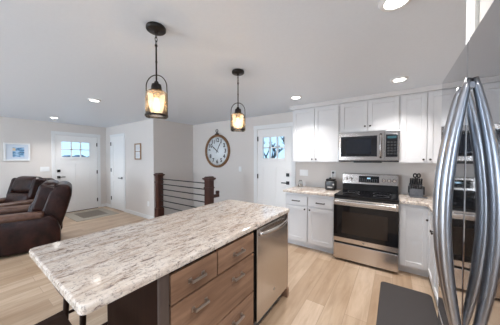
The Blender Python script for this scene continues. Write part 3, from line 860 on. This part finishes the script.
Fp.box(MB(), .82, .865, .017, .018, 1.60, 1.66).build('print_highlight', newmat('print_tan', (.72, .58, .38), .4), t)

t = thing('wall_picture', 'small wood framed page hanging beside the white closet door', 'picture', (-5.2, YC, 1.6))
Fq = Face('-y', YC - .001); x0, x1, z0, z1 = -5.345, -5.055, 1.40, 1.80
mb = MB(); Fq.box(mb, x0, x0 + .03, 0, .022, z0, z1, .002); Fq.box(mb, x1 - .03, x1, 0, .022, z0, z1, .002); Fq.box(mb, x0 + .03, x1 - .03, 0, .022, z0, z0 + .03, .002); Fq.box(mb, x0 + .03, x1 - .03, 0, .022, z1 - .03, z1, .002)
Fq.box(mb, x0 + .03, x1 - .03, 0, .016, 1.592, 1.608)
mb.build('frame', m_framewood, t)
Fq.box(MB(), x0 + .02, x1 - .02, .001, .01, z0 + .02, z1 - .02).build('page', newmat('page_white', (.8, .8, .8), .6), t)
mb = MB()
for r in range(5):
    for zc in (1.46, 1.655): Fq.box(mb, x0 + .06, x1 - .06 - .03 * (r % 2), .0105, .0108, zc + r * .02, zc + .006 + r * .02)
mb.build('printed_lines', newmat('faint_ink', (.5, .5, .52), .6), t)

# ---------------------------------------------------------------- switches and outlets
def plate(F, u, z, w, label, kind, h=.115):
    t = thing('light_switch' if kind == 's' else 'wall_outlet', label, 'switch' if kind == 's' else 'outlet', F.p(u, 0, z))
    F.box(MB(), u - w / 2, u + w / 2, 0.001, .007, z - h / 2, z + h / 2, .002).build('plate', m_plate, t)
    n = max(1, round(w / .07))
    for i in range(n):
        c = u - w / 2 + w * (i + .5) / n
        if kind == 's': F.box(MB(), c - .016, c + .016, .007, .011, z - .033, z + .033, .002).build('rocker', m_plate, t)
        else:
            mb = MB()
            for dz in (-.021, .021): mb.cyl(F.p(c, .006, z + dz), F.p(c, .009, z + dz), .016, n=14)
            o = mb.build('sockets', m_plate, t)
            mb = MB()
            for dz in (-.021, .021):
                for q in (-.006, .006): F.box(mb, c + q - .001, c + q + .001, .009, .0095, z + dz - .002, z + dz + .007)
            mb.build('slots', m_ink, o)
    return t


plate(Fl, 1.345, 1.165, .165, 'white triple light switch plate left of the front door', 's')
plate(Fk, -2.908, 1.19, .075, 'white single light switch right of the wall clock', 's')
plate(Fk, -1.40, 1.165, .16, 'white double switch plate on the wall above the counter near the back door', 's')
plate(Fk, -.868, 1.165, .075, 'white outlet above the small black appliance with plug in it', 'o')
plate(Face('-y', YC), -4.76, .36, .075, 'white outlet low on the wall left of the railing', 'o')

# ---------------------------------------------------------------- small things on the worktops
t = thing('coffee_grinder', 'small black electric appliance on the granite left of the stove', 'appliance', (-.855, 3.58, CT))
mb = MB(); mb.box(-.935, -.775, 3.51, 3.66, CT + .002, CT + .155, .022, 4, smooth=True); mb.build('body', m_plastic, t)
mb = MB(); mb.box(-.925, -.785, 3.515, 3.65, CT + .155, CT + .185, .014, 3, smooth=True); mb.build('lid', m_blackglass, t)
mb = MB(); mb.cyl((-.865, 3.58, CT + .183), (-.865, 3.58, CT + .205), .022, .016); mb.build('knob', m_plastic, t)
mb = MB(); mb.box(-.895, -.815, 3.505, 3.512, CT + .045, CT + .06, .001); mb.build('band', m_nickel, t)
mb = MB(); mb.cyl((-.80, 3.509, CT + .10), (-.80, 3.5, CT + .10), .012); mb.build('dial', m_nickel, t)
mb = MB(); mb.box(-.885, -.855, YK - .045, YK - .0095, 1.172, 1.205, .006); mb.sweep([(-.87, YK - .04, 1.18), (-.868, YK - .05, 1.14), (-.86, YK - .06, 1.06), (-.855, YK - .08, 1.0), (-.855, 3.655, .97)], .0035, n=6, side=Vector((1, 0, 0)))
mb.build('power_cord', m_plastic, t)

m_clear = newmat('clear_glass', (.95, .97, .98), .03, trans=1, ior=1.3)
mb = MB(); mb.lathe([(0, 0), (.034, 0), (.036, .01), (.036, .09), (.026, .11), (.024, .125), (.021, .125), (.023, .108), (.033, .088), (.033, .012), (0, .010)], (-1.385, 3.60, CT), 24)
single(mb, 'glass_jar', m_clear, 'small clear glass jar on the granite near the back door', 'jar', (-1.385, 3.60, CT))

t = thing('knife_block', 'slate grey block full of black knives on the right worktop', 'knife block', (.25, 3.64, CT))
mb = MB(); mb.prism([(3.575, CT + .001), (3.735, CT + .001), (3.745, CT + .165), (3.665, CT + .175), (3.60, CT + .10)], .175, .32, 'x', .006)
mb.prism([(3.575, CT + .001), (3.60, CT + .001), (3.60, CT + .10), (3.585, CT + .11)], .178, .317, 'x', .004); mb.build('block', m_stone, t)
tilt = Vector((0, -.42, .9)).normalized()
for i in range(6):
    x = .19 + i * .0232; p = Vector((x, 3.665, CT + .165)); mb = MB(); q = p + tilt * .085
    mb.sweep([p - tilt * .03, p + tilt * .02, p + tilt * .06, q], .0105, .015, 8, Vector((1, 0, 0))); mb.build('knife_handle', m_plastic, t)
for i in range(5):
    x = .195 + i * .026; p = Vector((x, 3.605, CT + .11)); mb = MB(); mb.sweep([p - tilt * .02, p + tilt * .03, p + tilt * .07], .0105, .013, 8, Vector((1, 0, 0))); mb.build('knife_handle', m_plastic, t)
for sx in (-1, 1):
    mb = MB(); c = Vector((.255 + sx * .02, 3.63, CT + .285)); pts = [c + Vector((.016 * math.cos(2 * PI * k / 14), -.35 * .02 * math.sin(2 * PI * k / 14), .026 * math.sin(2 * PI * k / 14))) for k in range(14)]
    mb.sweep(pts, .009, n=8, side=Vector((0, 1, .3)), closed=True); mb.cyl(c + Vector((-sx * .01, .0, -.03)), (.255, 3.67, CT + .19), .007, n=8); mb.build('scissor_grip', m_plastic, t)
mb = MB(); mb.box(.16, .178, 3.59, 3.66, CT + .045, CT + .14, .006); mb.box(.318, .338, 3.60, 3.72, CT + .03, CT + .14, .006); mb.build('side_slot', m_plastic, t)
single(MB().box(.175, .36, 3.50, 3.565, CT + .001, CT + .012, .004), 'sharpening_stone', m_stone, 'flat dark bar lying on the worktop in front of the knife block', 'kitchen tool', (.27, 3.53, CT))

# ---------------------------------------------------------------- mats
t = thing('door_mat', 'woven grey-beige doormat with darker centre in front of the front door', 'rug', (-6.37, 2.08, 0))
MB().box(-6.92, -5.84, 1.62, 2.50, .001, .009, .003).build('border', m_rug, t)
MB().box(-6.72, -6.04, 1.80, 2.33, .009, .011, .001).build('centre_field', m_rugin, t)
mb = MB(); mb._merge((lambda b: b)(bmesh.new()))
pts = rounded(-.112, .335, 1.45, 2.835, .04); b = bmesh.new(); vs = [b.verts.new((x, y, .001)) for x, y in pts]; f = b.faces.new(vs)
r = bmesh.ops.extrude_face_region(b, geom=[f]); bmesh.ops.translate(b, verts=[g for g in r['geom'] if isinstance(g, bmesh.types.BMVert)], vec=(0, 0, .017))
bmesh.ops.recalc_face_normals(b, faces=b.faces); es = [e for e in b.edges if abs(e.verts[0].co.z - .018) < 1e-4 and abs(e.verts[1].co.z - .018) < 1e-4]
bmesh.ops.bevel(b, geom=es, offset=.008, segments=3, profile=.5, affect='EDGES')
mb._merge(b); single(mb, 'kitchen_mat', m_mat, 'dark charcoal cushioned floor mat in front of the refrigerator and right cabinets', 'mat', (.11, 2.14, 0))

# ---------------------------------------------------------------- stools
def stool(loc, rz, label, w=.40, d=.34, zt=.625, iy=.035):
    t = thing('bar_stool', label, 'stool', loc, rz, 'counter stools at the island')
    b = bmesh.new(); nx, ny = 10, 6; grid = []
    for k, zz in ((0, 0), (1, -.04)):
        g = []
        for i in range(nx + 1):
            row = []
            for j in range(ny + 1):
                u, v = i / nx * 2 - 1, j / ny * 2 - 1; x = u * w / 2; y = v * d / 2
                z = zt + zz + .014 * (u * u) - .014 + (0 if k else -.008 * (1 - v * v)) - (.004 if k == 0 and (abs(u) == 1 or abs(v) == 1) else 0)
                row.append(b.verts.new((x, y, z)))
            g.append(row)
        grid.append(g)
    for i in range(nx):
        for j in range(ny):
            b.faces.new((grid[0][i][j], grid[0][i + 1][j], grid[0][i + 1][j + 1], grid[0][i][j + 1])); b.faces.new((grid[1][i][j], grid[1][i][j + 1], grid[1][i + 1][j + 1], grid[1][i + 1][j]))
    for i in range(nx):
        for j in (0, ny): b.faces.new((grid[0][i][j], grid[0][i + 1][j], grid[1][i + 1][j], grid[1][i][j]))
    for j in range(ny):
        for i in (0, nx): b.faces.new((grid[0][i][j], grid[0][i][j + 1], grid[1][i][j + 1], grid[1][i][j]))
    bmesh.ops.recalc_face_normals(b, faces=b.faces)
    m = MB(); m._merge(b); m.build('seat', m_stool, t, local=True)
    lx, ly, f = w / 2 - .045, d / 2 - iy, .02
    for sx in (-1, 1):
        for sy in (-1, 1):
            m = MB(); m.cyl((sx * lx, sy * ly, zt - .045), (sx * (lx + f), sy * (ly + f), 0), .018, .015, 10); m.build('leg', m_stool, t, local=True)
    for sy in (-1, 1): MB().cyl((-lx - .02, sy * (ly + .02), .22), (lx + .02, sy * (ly + .02), .22), .011, n=8).build('stretcher', m_stool, t, local=True)
    for sx in (-1, 1): MB().cyl((sx * (lx + .015), -ly - .01, .32), (sx * (lx + .015), ly + .01, .32), .011, n=8).build('stretcher', m_stool, t, local=True)
    return t


stool((-1.245, .165, 0), 0, 'dark wooden counter stool with dished seat in front of the island end')
stool((-1.748, .608, 0), 0, 'dark wooden counter stool tucked along the left side of the island', .40, .44, .625, .08)

# ---------------------------------------------------------------- recliners
def recliner(loc, rz, label):
    t = thing('recliner', label, 'armchair', loc, rz, 'brown leather recliners')
    L = dict(local=True)
    MB().box(-.40, .40, -.42, .36, .05, .30, .03, 3, smooth=True).build('base', m_leather, t, **L)
    for sx in (-1, 1):
        x0, x1 = (.29, .47) if sx > 0 else (-.47, -.29)
        prof = [(-.50, .03), (.40, .03), (.47, .10), (.47, .30), (.42, .48), (.34, .53), (-.46, .53), (-.52, .46), (-.52, .10)]
        a = MB().prism(prof, x0, x1, 'x', .03, 3, True).build('side_panel', m_leather, t, **L)
        MB().box(x0 - .012, x1 + .012, -.54, .28, .50, .605, .045, 5, smooth=True).build('armrest', m_leather2, a, **L)
    MB().box(-.285, .285, -.52, .18, .28, .47, .07, 5, smooth=True).build('seat_cushion', m_leather, t, **L)
    MB().box(-.28, .28, -.56, -.47, .08, .44, .04, 4, smooth=True).build('footrest', m_leather, t, **L)
    # back shell, leaning
    prof = [(.20, .28), (.24, .60), (.33, .90), (.42, 1.00), (.53, 1.01), (.61, .95), (.62, .84), (.56, .60), (.47, .30), (.44, .14), (.28, .14)]
    MB().prism(prof, -.375, .375, 'x', .075, 6, True).build('back_shell', m_leather, t, **L)
    rx = Matrix.Rotation(-.20, 3, 'X')
    MB().box(-.31, .31, .08, .28, .42, .72, .075, 5, rot=rx, smooth=True).build('back_cushion', m_leather, t, **L)
    m = MB(); m.box(-.335, .335, .19, .46, .68, 1.05, .13, 7, rot=Matrix.Rotation(-.30, 3, 'X'), smooth=True)
    m.build('headrest', m_leather, t, **L)
    for sx in (-1, 1):
        m = MB(); m.box(sx * .315 - .05, sx * .315 + .05, .17, .42, .58, 1.0, .048, 5, rot=Matrix.Rotation(-.27, 3, 'X'), smooth=True); m.build('wing', m_leather, t, **L)
    return t


recliner((-4.95, .67, 0), math.radians(-15), 'dark brown leather recliner nearer the island, seen from its side')
recliner((-6.27, .66, 0), math.radians(20), 'dark brown leather recliner farther back, below the wall picture')
